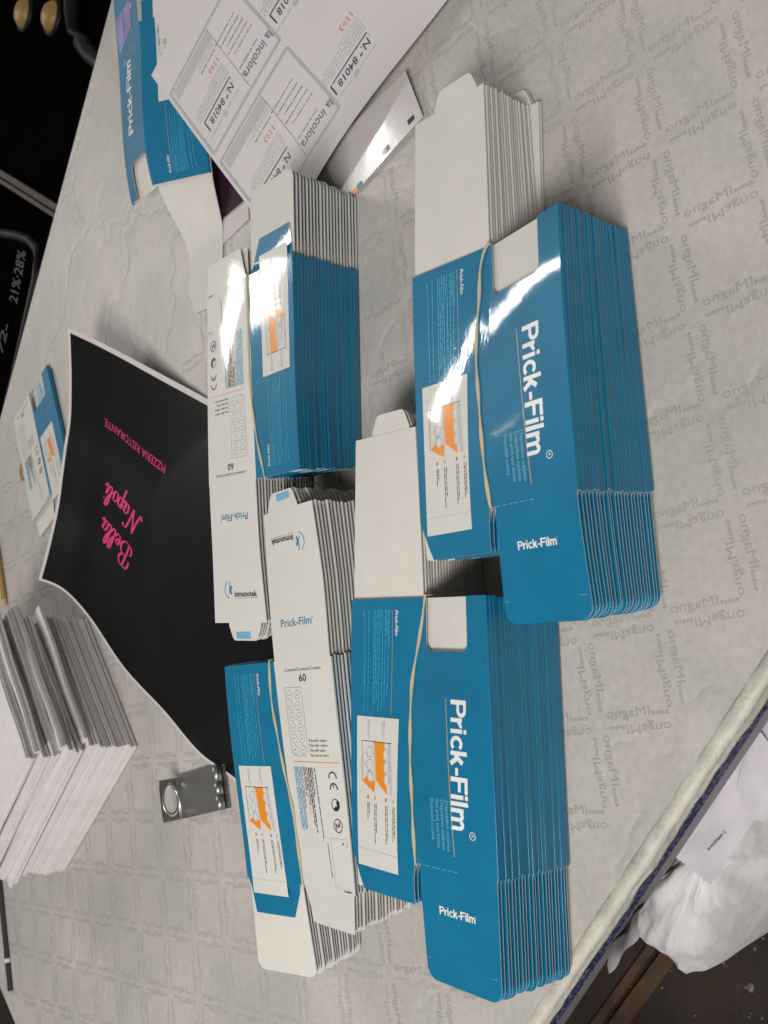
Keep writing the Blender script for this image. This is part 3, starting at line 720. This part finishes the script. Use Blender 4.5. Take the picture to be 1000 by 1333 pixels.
def ticket(s0, t0, frame=True, logo=True):
    A_ = Art(lambda x, y, lv: lot(-y / LS + s0 - .14, -x / LTT + t0 - .011, .00006 * (1 + lv)), step=.010)
    X = lambda t: -t * LTT
    Y = lambda s: -s * LS
    r = random.Random(21)
    if frame:
        A_.part('ticket_frame')
        a, b, c, d = X(.284), X(.011), Y(.488), Y(.14)
        for q in ((a, c, b, c), (a, d, b, d), (a, c, a, d), (b, c, b, d)): A_.line(*q, .0030, 'frame_ink')
        A_.rect(X(.178), Y(.152), X(.020), Y(.196), 'ticket_grey', lv=1)
        A_.line(X(.1785), Y(.150), X(.1735), Y(.478), .0006, 'dark_text')
        for q in range(4): A_.micro(X(.172), Y(.215 - .012 * q) , .030 - .004 * q, .0016, 'ticket_grey', rnd=r)
    A_.part('ticket_lettering')
    A_.text('N.\u00ba 84018', X(.147), Y(.386), .0118, 'navy_ink', width=.0405, offset=.014, shear=.12, res=2)
    A_.line(X(.152), Y(.371), X(.038), Y(.371), .0016, 'navy_ink'); A_.line(X(.0385), Y(.371), X(.0385), Y(.418), .0016, 'navy_ink')
    A_.line(X(.152), Y(.371), X(.152), Y(.398), .0005, 'ticket_grey')
    A_.micro(X(.150), Y(.435), .020, .0024, 'ticket_grey', rnd=r); A_.disc(X(.092), Y(.440), .0035, 'ticket_grey', n=9); A_.micro(X(.078), Y(.435), .022, .0024, 'ticket_grey', rnd=r)
    for q in range(5): A_.micro(X(.158), Y(.350 - .0125 * q), (.055, .054, .055, .050, .026)[q], .0020, 'ticket_grey', rnd=r)
    A_.text('1103', X(.156), Y(.262), .0095, 'red_ink', width=.0150, res=1)
    if logo:
        A_.micro(X(.165), Y(.235), .026, .0022, 'dark_text', rnd=r)
        A_.text('la incolora', X(.280), Y(.418), .0150, 'logo_ink', width=.0435, offset=.010, res=2)
        A_.micro(X(.250), Y(.392), .030, .0022, 'dark_text', rnd=r)
        for q in range(5): A_.micro(X(.262 - .003 * q), Y(.335 - .026 * q), (.030, .034, .028, .032, .034)[q], .0019, 'dark_text', rnd=r)
    A_.build_all(tops)
ticket(.14, .011); ticket(.533, .011); ticket(.555, .268, False, False); ticket(.16, .274, False, False); ticket(.14, .545); ticket(.533, .545)

def ground_quad(pts, zf=None, z=.001):
    P = [at(x, y, zz) for x, y, zz in pts]
    return lambda s, t: (P[0] * (1 - s) + P[1] * s) * (1 - t) + (P[3] * (1 - s) + P[2] * s) * t + Vector((0, 0, zf(s, t) if zf else 0))
# glossy sheet under the lottery pile
mat('gloss_sheet', (.55, .515, .50), rough=.22, coat=.8, coat_rough=.10, noise=(14, .03), bump=(70, .10, .0011))
g_fn = ground_quad([(449, 268, .0015), (551, 152, .0030), (528, 92, .0062), (420, 205, .0058)], lambda s, t: .0010 * math.sin(3 * s))
gl = sheet('glossy_sheet', g_fn, 14, 14, 'gloss_sheet', 'glossy white sheet with small dark marks, sticking out from under the lottery sheets')
A_ = Art(lambda x, y, lv: g_fn(x, y) + Vector((0, 0, .00008 * (1 + lv))), step=.1)
A_.part('print_mark'); A_.quad([(.545, .055), (.63, .055), (.63, .155), (.545, .155)], 'black_ink'); A_.part('print_mark'); A_.quad([(.86, .10), (.93, .10), (.93, .19), (.86, .19)], 'black_ink')
A_.part('print_mark'); A_.quad([(.10, .0), (.19, .0), (.19, .07), (.10, .07)], 'orange_ink'); A_.part('print_mark'); A_.quad([(.19, .0), (.26, .0), (.26, .08), (.19, .08)], 'teal_ink')
A_.build_all(gl)
mat('plum_card', (.036, .012, .026), rough=.6, spec=.15)
sheet('plum_card', ground_quad([(272, 300, .0012), (324, 255, .0012), (300, 190, .0012), (252, 230, .0012)]), 2, 2, 'plum_card', 'dark plum coloured card wedged beside the opened carton', cat='card')
sheet('paper_slip', ground_quad([(262, 345, .0008), (325, 285, .0008), (322, 262, .0008), (270, 305, .0008)], lambda s, t: .0008 * math.sin(5 * s + 2 * t) ** 2), 10, 8, 'office_paper', 'creased white slip below the plum card beside the upper middle stack')

# black menu sheet, curled up at its far end
def curve(pts):
    P = [at(*p) for p in pts]; L_ = [0]
    for a, b in zip(P, P[1:]): L_.append(L_[-1] + (b - a).length)
    L_ = [l / L_[-1] for l in L_]
    return lambda t: Vector([hermite(L_, [p[k] for p in P], t) for k in range(3)])
c_top = curve([(88, 425, .055), (120, 440, .042), (150, 455, .031), (210, 487, .014), (268, 518, .004), (330, 552, .0011), (395, 590, .0011)])
c_low = curve([(50, 755, .045), (68, 761, .038), (85, 771, .032), (110, 797, .022), (160, 870, .009), (215, 930, .0045), (262, 985, .0030), (300, 1012, .0011), (360, 1060, .0011)])
c_lef = curve([(88, 425, .055), (90, 500, .041), (87, 560, .034), (76, 640, .034), (62, 710, .040), (50, 755, .045)])
e0, e1 = c_top(1), c_low(1)
def menu(s, t):
    rt = e0.lerp(e1, t); a, b = c_top(s), c_low(s); l = c_lef(t)
    bil = (c_top(0) * (1 - s) + e0 * s) * (1 - t) + (c_low(0) * (1 - s) + e1 * s) * t
    p = a * (1 - t) + b * t + l * (1 - s) + rt * s - bil
    p.z = max(p.z, .0011); return p
mat('menu_black', (.0045, .0050, .0050), rough=.34, spec=.22, noise=(30, .2), bump=(25, .15, .001))
mat('pink_ink', (.62, .030, .16), rough=.45)
mo = sheet('menu_sheet', menu, 48, 36, 'office_paper', 'black pizzeria menu sheet with pink lettering and white border, far end curled up', cat='menu', th=.0002)
mb = MB(); rows = []
for j in range(41):
    t = .020 + .971 * j / 40; rows.append([menu(.011 + .989 * i / 60, t) + Vector((0, 0, .00022)) for i in range(61)])
mb.grid(rows, 'menu_black'); mb.build('black_print', mo)
STROKES = {
 'B': [[(.30, .02), (.36, .5), (.46, 1.0)], [(.08, .62), (.10, .88), (.34, 1.04), (.66, 1.02), (.80, .82), (.66, .60), (.42, .54)], [(.42, .54), (.74, .52), (.84, .28), (.66, .02), (.36, -.04), (.10, .06), (.04, .26), (.16, .34)]],
 'e': [[(.02, .20), (.22, .26), (.30, .40), (.20, .48), (.08, .32), (.10, .08), (.24, .02), (.38, .16)]],
 'l': [[(.0, .14), (.16, .34), (.36, .84), (.36, 1.02), (.26, .96), (.16, .5), (.12, .14), (.20, .0), (.34, .14)]],
 'a': [[(.34, .40), (.22, .48), (.06, .30), (.06, .06), (.18, .02), (.34, .36)], [(.37, .46), (.30, .12), (.36, .0), (.48, .14)]],
 'N': [[(-.16, .16), (-.06, .0), (.08, .20), (.30, .98)], [(.30, .98), (.40, .5), (.52, .0)], [(.52, .0), (.66, .6), (.82, 1.0), (1.0, 1.04), (1.02, .90)]],
 'p': [[(.0, .26), (.16, .50), (.10, .0), (.02, -.46)], [(.12, .30), (.28, .48), (.38, .34), (.30, .06), (.14, .04)]],
 'o': [[(.24, .48), (.08, .36), (.06, .10), (.20, .0), (.34, .16), (.34, .40), (.24, .48), (.40, .42)]],
 'i': [[(.0, .2), (.14, .48), (.08, .12), (.16, .0), (.30, .16)], [(.20, .70), (.215, .74)]]}
ADV = {'B': .92, 'e': .36, 'l': .32, 'a': .46, 'N': .84, 'p': .42, 'o': .42, 'i': .30}
def script(mb, body, mp, x, y, size, mname):
    for ch in body:
        for st in STROKES[ch]:
            n = len(st); L_ = [0]
            for a, b in zip(st, st[1:]): L_.append(L_[-1] + math.hypot(b[0] - a[0], b[1] - a[1]))
            pts = [(hermite(L_, [p[0] for p in st], L_[-1] * i / 28), hermite(L_, [p[1] for p in st], L_[-1] * i / 28)) for i in range(29)] if n > 2 else st
            rows = []
            for i, p in enumerate(pts):
                a = pts[max(i - 1, 0)]; b = pts[min(i + 1, len(pts) - 1)]; dx, dy = b[0] - a[0], b[1] - a[1]; l = math.hypot(dx, dy) or 1
                w = .022 + .062 * max(0, abs(dy) / l - .30) * (1 if len(pts) > 2 else 1.2)
                ox, oy = -dy / l * w, dx / l * w
                rows.append([mp((x + (p[0] + q * ox + .22 * (p[1] + q * oy)) * size), (y + (p[1] + q * oy) * size)) for q in (-1, 1)])
            mb.grid(rows, mname)
        x += ADV[ch] * size

mtx = lambda s0, t0: (lambda x, y: menu(s0 - x / .40, t0 + y / .29) + Vector((0, 0, .00055)))
mb = MB(); script(mb, 'Bella', mtx(.335, .628), 0, 0, .0245, 'pink_ink'); mb.build('script_lettering', mo)
mb = MB(); script(mb, 'Napoli', mtx(.350, .500), 0, 0, .0240, 'pink_ink'); mb.build('script_lettering', mo)
vs, fs = text2d('PIZZERIA RISTORANTE', .0118, offset=.006, width=.112, res=2); fn = mtx(.4315, .279)
mb = MB(); mb.add([fn(x, y) for x, y in vs], fs, 'pink_ink'); mb.build('lettering', mo)

# ------------------------------------------------------------------ steel bracket
mat('steel', (.30, .30, .285), rough=.38, metal=.85, noise=(25, .12), bump=(200, .1, .0004))
mat('steel_bright', (.62, .61, .58), rough=.25, metal=.9)
br = obj('steel_bracket', None, label='small grey steel angle bracket with a round hole, beside the menu sheet', cat='bracket')
hB, hC, hE, hF = (at(x, y, .0032) for x, y in ((232, 1012), (238, 1066), (287, 999), (299, 1048)))
ax = (hC - hB); ay = ((hE - hB) + (hF - hC)) / 2
ax.z = ay.z = 0; axn, ayn = ax.normalized(), ay.normalized()
mb = MB(); mb.box(hB, ax, ay * .86, (0, 0, .0016), 'steel'); mb.build('base_plate', br)
# upright flange with the hole
n = 28; wid = ax.length; hgt = .0190; cx_, cz_ = wid * .50, .0098; rh_, outl = .0066, []
def fl(x, z, d): return hB + axn * x + Vector((0, 0, z)) - ayn * d
mb = MB()
for d, inv_ in ((0, 1), (.0016, -1)):
    ringi = [fl(cx_ + rh_ * 1.75 * math.cos(2 * math.pi * k / n), cz_ + rh_ * math.sin(2 * math.pi * k / n), d) for k in range(n)]
    ringo = []
    for k in range(n):
        c, s_ = math.cos(2 * math.pi * k / n), math.sin(2 * math.pi * k / n)
        q = min((wid / 2) / max(abs(c), 1e-6), (hgt / 2 + .0005) / max(abs(s_), 1e-6)); ringo.append(fl(cx_ + q * c, hgt / 2 + q * s_ , d))
    mb.add(ringi + ringo, [(k, (k + 1) % n, n + (k + 1) % n, n + k) for k in range(n)], 'steel')
vi = [fl(cx_ + rh_ * 1.75 * math.cos(2 * math.pi * k / n), cz_ + rh_ * math.sin(2 * math.pi * k / n), d) for d in (0, .0016) for k in range(n)]
mb.add(vi, [(k, (k + 1) % n, n + (k + 1) % n, n + k) for k in range(n)], 'steel_bright')
c4 = [(0, 0), (wid, 0), (wid, hgt), (0, hgt)]
mb.add([fl(*c, d) for d in (0, .0016) for c in c4], [(k, (k + 1) % 4, 4 + (k + 1) % 4, 4 + k) for k in range(4)], 'steel')
mb.build('flange', br)
mb = MB()
rr_ = []
for k in range(n + 1):
    a = 2 * math.pi * k / n
    rr_.append([fl(cx_ + (rh_ + e) * 1.70 * math.cos(a), cz_ + (rh_ + e) * math.sin(a), d) for e, d in ((.0002, -.0002), (.0012, -.0012), (.0022, -.0002))])
mb.grid(rr_, 'steel_bright'); mb.build('hole_rim', br)
mb = MB(); mb.tube([hB + Vector((0, 0, .0012)), hB + ax + Vector((0, 0, .0012))], .0016, 'steel_bright'); mb.build('bend', br)
k0 = hB + ay * .93 + Vector((0, 0, .0030))
for a, b_ in ((0, .36), (.37, .66), (.67, 1.0)):
    mb = MB(); mb.tube([k0 + ax * a, k0 + ax * b_], .0040, 'steel', n=16); mb.build('knuckle', br)
mb = MB(); mb.box(k0 + ayn * .001 - Vector((0, 0, .0055)), ax, ayn * .006, (0, 0, .0014), 'steel'); mb.build('end_plate', br)

# ------------------------------------------------------------------ pile of cut paper at the left
mat('cut_paper', (.72, .68, .69), rough=.7, noise=(90, .05))
mat('cut_paper_warm', (.68, .64, .62), rough=.7, noise=(90, .05))
rp_ = random.Random(4)
c0 = Vector((-.551, 1.845)) * K
zz = .0012
OFF = [(0, 0, 0)] * 5 + [(.003, .001, .6), (.009, -.003, -2.0), (.000, .005, 1.6), (-.002, .002, -.4), (.001, -.002, .8), (-.004, .005, -1.2), (-.003, .009, 2.0), (.002, .004, -.6), (-.005, .007, 1.0)]
WORDS = 'lowest second third fourth fifth sixth seventh eighth ninth tenth eleventh twelfth thirteenth topmost'.split()
for i, (oa, ob, rot) in enumerate(OFF):
    a1 = R_(50 + rot + rp_.uniform(-.4, .4)); d1 = Vector((math.cos(a1), math.sin(a1))); d2 = Vector((-d1.y, d1.x))
    root = obj('paper_bundle', None, label=f'{WORDS[i]} bundle of white cut paper in the leaning pile at the left edge', cat='paper bundle', group='bundles of cut paper in the pile')
    o = c0 + d1 * (oa + rp_.uniform(0, .0015)) + d2 * (ob + rp_.uniform(0, .0015)) + d1 * (.0008 * i)
    root.location = (o.x, o.y, zz)
    ns = 4 if i != 6 else 2
    for k in range(ns):
        h = rp_.uniform(.0013, .0024); e = rp_.uniform(-.0011, .0011); g = rp_.uniform(-.0011, .0011)
        mb = MB(); l1, l2 = .170 + rp_.uniform(-.002, .002) + (.012 if i > 8 else 0), .226 + rp_.uniform(-.003, .003)
        p0 = d1 * e + d2 * g
        rows_t = []
        # slightly wavy slab
        def pt(a, b, z): 
            w = .0006 * math.sin(a * 60 + i * 1.7) * (i > 4)
            q = p0 + d1 * a + d2 * b; return (q.x, q.y, z + w)
        na = 8
        for z0_, z1_ in ((0, h - .00012),):
            zb = (zz - root.location.z); 
            g_t = [[pt(l1 * q / na, b, zb + z1_) for q in range(na + 1)] for b in (0, l2)]
            g_b = [[pt(l1 * q / na, b, zb + z0_) for q in range(na + 1)] for b in (0, l2)]
            mm = 'cut_paper' if (i + k) % 3 else 'cut_paper_warm'
            mb.grid(g_t, mm, up=(0, 0, 1), smooth=False); mb.grid(g_b, mm, up=(0, 0, -1), smooth=False)
            mb.grid([g_b[0], g_t[0]], mm, smooth=False, up=(-d2.x, -d2.y, 0)); mb.grid([g_b[1], g_t[1]], mm, smooth=False, up=(d2.x, d2.y, 0))
            mb.grid([[g_b[0][0], g_b[1][0]], [g_t[0][0], g_t[1][0]]], mm, smooth=False, up=(-d1.x, -d1.y, 0)); mb.grid([[g_b[0][-1], g_b[1][-1]], [g_t[0][-1], g_t[1][-1]]], mm, smooth=False, up=(d1.x, d1.y, 0))
        mb.build('sheet_block', root)
        zz += h
    zz += .0009 if i in (4, 5, 6, 10) else .0003

# ------------------------------------------------------------------ small things on the table
mat('copper', (.36, .20, .10), rough=.45, metal=.3, noise=(60, .15))
cpos = at(32, 612, 0); mb = MB(); n = 32; r_ = .0135
prof_c = [(r_ * .92, .0018), (r_, .0014), (r_, .0006), (r_ * .94, .0002)]
rows = [[(cpos.x + q * math.cos(2 * math.pi * k / n), cpos.y + q * math.sin(2 * math.pi * k / n), z) for q, z in prof_c] for k in range(n + 1)]
mb.grid(rows, 'copper'); mb.add([(cpos.x + r_ * .92 * math.cos(2 * math.pi * k / n), cpos.y + r_ * .92 * math.sin(2 * math.pi * k / n), .0018) for k in range(n)], [tuple(range(n))], 'copper')
mb.build('coin', label='copper coloured disc on the table beside the half hidden carton', cat='disc')
mat('pencil_yellow', (.36, .23, .07), rough=.4, coat=.3); mat('pencil_wood', (.5, .36, .2), rough=.7)
pa, pb = at(-6, 700, .004), at(7, 792, .004); dd_ = (pa - pb).normalized()
pen = obj('pencil', None, label='yellow pencil at the left edge behind the paper pile', cat='pencil')
mb = MB(); mb.tube([pa, pb + dd_ * .012], .0036, 'pencil_yellow', n=6, smooth=False); mb.build('shaft', pen)
mb = MB()
def prof_p(i, p, t):
    a = Vector((0, 0, 1)); b = t.cross(a).normalized(); q = (.0036, .0004)[i]
    return [p + a * (q * math.cos(k)) + b * (q * math.sin(k)) for k in (0, 1.05, 2.09, 3.14, 4.19, 5.24)]
mb.sweep([pb + dd_ * .012, pb], prof_p, 'pencil_wood'); mb.build('tip', pen)
mat('strip_dark', (.040, .030, .032), rough=.5)
ra, rb = at(1, 1170, .002), at(13, 1290, .002); rd = (rb - ra).normalized(); rn = Vector((-rd.y, rd.x, 0))
st_o = obj('dark_strip', None, label='dark flat strip with a pale joint lying at the lower left table corner', cat='strip')
Ls = (rb - ra).length
for a, b_, mm in ((-.35, .655, 'strip_dark'), (.70, 1.0, 'strip_dark'), (.655, .70, 'cut_paper')):
    mb = MB(); mb.box(ra + rd * (Ls * a) - rn * .004 - Vector((0, 0, .0010)), rd * (Ls * (b_ - a)), rn * .011, (0, 0, .0022 if mm == 'strip_dark' else .0026), mm)
    mb.build('segment' if mm == 'strip_dark' else 'joint', st_o)

# ------------------------------------------------------------------ beyond the far table edge
mat('case_black', (.0020, .0018, .0016), rough=1.0, spec=0.0, noise=(12, .3)); mat('case_rim', (.009, .008, .008), rough=.5, spec=.2); mat('case_text', (.006, .006, .0055), rough=.6)
mat('lath_wood', (.060, .042, .026), rough=.7, noise=(40, .25)); mat('hose_dark', (.012, .009, .012), rough=.45, spec=.15)
mat('pilot_glow', (.03, .02, .008), rough=.5, emit=((1.0, .55, .14), .14))
ZC = -.06
fdir = (TC[3] - TC[2]).normalized(); fout = Vector((-fdir.y, fdir.x))
if fout.dot(TC[2] - TC[1]) < 0: fout = -fout
case = obj('black_case', None, label='large black plastic case behind the table, with moulded rim and grey figures', cat='case')
b0 = TC[2] + fout * .035 - fdir * .6
mb = MB(); mb.box((b0.x, b0.y, -.749), (fdir.x * 3.2, fdir.y * 3.2, 0), (fout.x * 2.6, fout.y * 2.6, 0), (0, 0, .749 + ZC), 'case_black'); mb.build('body', case)
mb = MB(); mb.tube([at(x, y, ZC + .002) for x, y in ((-60, 290), (0, 303), (25, 307), (40, 313), (49, 325), (51, 340), (48, 365), (38, 410), (28, 455), (18, 500), (6, 550), (-10, 620))], .0075, 'case_rim'); mb.build('rim', case)
def on_case(px, py, qx, qy, body, h, w):
    a = at(px, py, ZC + .0012); b = at(qx, qy, ZC + .0012); d = (b - a).normalized(); u_ = Vector((-d.y, d.x, 0))
    vs, fs = text2d(body, h, width=(b - a).length, offset=.01, res=2); mb = MB(); mb.add([a + d * x + u_ * y for x, y in vs], fs, 'case_text'); mb.build('figures', case)
on_case(22, 396, 34, 328, '21%\u00b728%', .050, 1); on_case(3, 462, 12, 425, '72-', .040, 1)
la, lb = at(-40, 218, -.03), at(76, 294, -.03); ld = (lb - la).normalized(); ln_ = Vector((-ld.y, ld.x, 0))
mb = MB(); mb.box(la + Vector((0, 0, -.029)), lb - la, ln_ * .018, (0, 0, .010), 'lath_wood'); mb.box(la + Vector((0, 0, -.0185)) + ln_ * .002, (lb - la) * .995, ln_ * .006, (0, 0, .006), 'lath_wood')
mb.build('wooden_lath', label='thin wooden lath lying on the black case behind the table', cat='lath')
mb = MB(); mb.tube([at(x, y, ZC + .012) for x, y in ((98, -40), (95, -10), (95, 15), (99, 38), (107, 56), (118, 70), (132, 82), (150, 92))], .012, 'hose_dark', n=12)
mb.build('hose', label='dark curved hose on the black case at the top left corner', cat='hose')
for (x, y, lab) in ((31, 17, 'left one of two small yellow glowing pilot lamps in the dark corner'), (67, 21, 'right one of two small yellow glowing pilot lamps in the dark corner')):
    c = at(x, y, ZC + .004); root = obj('pilot_lamp', None, label=lab, cat='lamp', group='pilot lamps'); root.location = c
    mb = MB(); n = 16
    mb.grid([[(q * math.cos(2 * math.pi * k / n), q * math.sin(2 * math.pi * k / n), z) for q, z in ((.021, -.003), (.020, .004), (.014, .010), (.0005, .013))] for k in range(n + 1)], 'pilot_glow'); mb.build('lens', root)
    mb = MB(); mb.grid([[(q * math.cos(2 * math.pi * k / n), q * math.sin(2 * math.pi * k / n), z) for q, z in ((.027, -.0035), (.026, .001), (.0215, .001))] for k in range(n + 1)], 'case_rim'); mb.build('collar', root)

# ------------------------------------------------------------------ below the front edge
def noise3(p, sc):
    from mathutils import noise
    return noise.fractal(Vector(p) * sc, 1.0, 2.0, 4)
mat('sack_white', (.60, .585, .59), rough=.45, spec=.45, noise=(14, .06), bump=(28, .45, .008))
outline = [(838, 1172), (833, 1188), (842, 1216), (860, 1246), (885, 1271), (905, 1265), (928, 1261), (956, 1240), (985, 1203), (1015, 1165), (1050, 1110), (1060, 1040), (1030, 985), (965, 1010), (905, 1085), (862, 1140)]
ZS = -.17
op = [at(x, y, ZS) for x, y in outline]; cen = at(990, 1078, ZS); n = 64; m_ = len(op)
def opt(q):
    f = q * m_; i = int(f) % m_; t = f - int(f); P = [op[(i + k) % m_] for k in (-1, 0, 1, 2)]
    return .5 * ((2 * P[1]) + (-P[0] + P[2]) * t + (2 * P[0] - 5 * P[1] + 4 * P[2] - P[3]) * t * t + (-P[0] + 3 * P[1] - 3 * P[2] + P[3]) * t ** 3)
rows = []
n = 120
for sc, z in ((.0, -.105), (.02, -.105), (.1, -.105), (.2, -.105), (.3, -.107), (.4, -.110), (.5, -.114), (.6, -.120), (.7, -.127), (.78, -.134), (.85, -.142), (.9, -.150), (.98, -.165), (1.0, -.185), (.97, -.23), (.92, -.32), (.88, -.45), (.86, -.60), (.84, -.72), (.80, -.748)):
    r = []
    for k in range(n + 1):
        p = opt((k % n) / n); q = cen + (p - cen) * sc
        nz_ = noise3((q.x, q.y, z), 14) * .008 + (.014 * (.35 - abs(noise3((q.x + 3, q.y, z * .3), 22)))) + noise3((q.x, q.y, z), 60) * .0012
        d = (p - cen).normalized()
        r.append((q.x + d.x * nz_ * (.25 if z > -.2 else 1.2), q.y + d.y * nz_ * (.25 if z > -.2 else 1.2), max(z + nz_ * (1 if z > -.5 else 0), -.749)))
    rows.append(r)
mb = MB(); mb.grid(rows, 'sack_white', up=None); mb.build('waste_sack', label='crumpled white sack standing on the floor below the front table edge', cat='sack')
def crumple(pts, amp, sc):
    f0 = ground_quad(pts)
    def g(s, t):
        p = f0(s, t); return p + Vector((0, 0, amp * noise3((p.x, p.y, 0), sc)))
    return g
mat('waste_paper', (.52, .49, .52), rough=.6, bump=(30, .2, .002))
fn = crumple([(866, 1108, -.080), (925, 1152, -.086), (1030, 1000, -.080), (980, 938, -.074)], .004, 18)
wp = sheet('waste_sheet', fn, 20, 24, 'waste_paper', 'discarded white sheet with one short printed line, on top of the sack')
p0, p1 = at(922, 1108, -.081), at(946, 1084, -.081); d = (p1 - p0).normalized(); u_ = Vector((-d.y, d.x, 0))
SMP = [fn(a / 60, b / 60) for a in range(61) for b in range(61)]
near_z = lambda p: sum(q.z for q in sorted(SMP, key=lambda q: (q.x - p.x) ** 2 + (q.y - p.y) ** 2)[:4]) / 4
vs, fs = text2d('La voz del barrio  2', .0026, width=(p1 - p0).length, offset=.012, res=1); mb = MB()
mid = near_z((p0 + p1) / 2); mb.add([Vector(((p0 + d * x + u_ * y).x, (p0 + d * x + u_ * y).y, near_z(p0 + d * x + u_ * y) + .0007)) for x, y in vs], fs, 'black_ink'); mb.build('lettering', wp)
fn = crumple([(950, 1060, -.080), (1030, 1080, -.082), (1050, 930, -.074), (985, 930, -.074)], .006, 16)
sheet('waste_sheet', fn, 18, 18, 'waste_paper', 'second discarded sheet, crumpled, at the right picture edge under the table rim')
mat('floor_lath', (.085, .045, .022), rough=.7, noise=(30, .3))
a, b = at(815, 1340, -.745), at(873, 1262, -.745); d = (b - a).normalized(); nn = Vector((-d.y, d.x, 0))
mb = MB(); mb.box(a - d * .3 - Vector((0, 0, .004)), d * 1.2, nn * .022, (0, 0, .010), 'floor_lath'); mb.box(a - d * .3 + nn * .030 - Vector((0, 0, .004)), d * 1.2, nn * .012, (0, 0, .008), 'floor_lath')
mb.build('floor_batten', label='brown wooden batten on the floor beside the white sack', cat='batten')
mat('speck', (.22, .21, .20), rough=.7); rs = random.Random(2)
mb = MB()
for k in range(42):
    x, y = rs.uniform(800, 1000), rs.uniform(1200, 1333); c = at(x, y, -.7475); r_ = rs.uniform(.0008, .0028) * (2.2 if rs.random() < .12 else 1)
    w = [r_ * rs.uniform(.6, 1.2) for _ in range(7)]
    vs = [(c.x + w[q] * math.cos(q * .9), c.y + w[q] * math.sin(q * .9), c.z - .002) for q in range(7)] + [(c.x, c.y, c.z + r_ * .5)]
    mb.add(vs, [(q, (q + 1) % 7, 7) for q in range(7)], 'speck')
mb.build('floor_litter', label='pale specks of litter scattered over the dark floor', cat='litter', kind='stuff')
mb = MB(); a, b = at(792, 1258, -.05), at(832, 1206, -.05); d = (b - a).normalized(); nn = Vector((-d.y, d.x, 0))
mb.grid([[a + d * (b - a).length * q + nn * w * (1 + .25 * math.sin(9 * q)) + Vector((0, 0, z)) for w, z in ((-.004, .004), (.001, .0), (.007, -.010), (.010, -.022))] for q in [i / 12 for i in range(13)]], 'cut_paper')
mb.build('torn_paper', label='torn white strip of paper stuck under the front table edge', cat='paper')
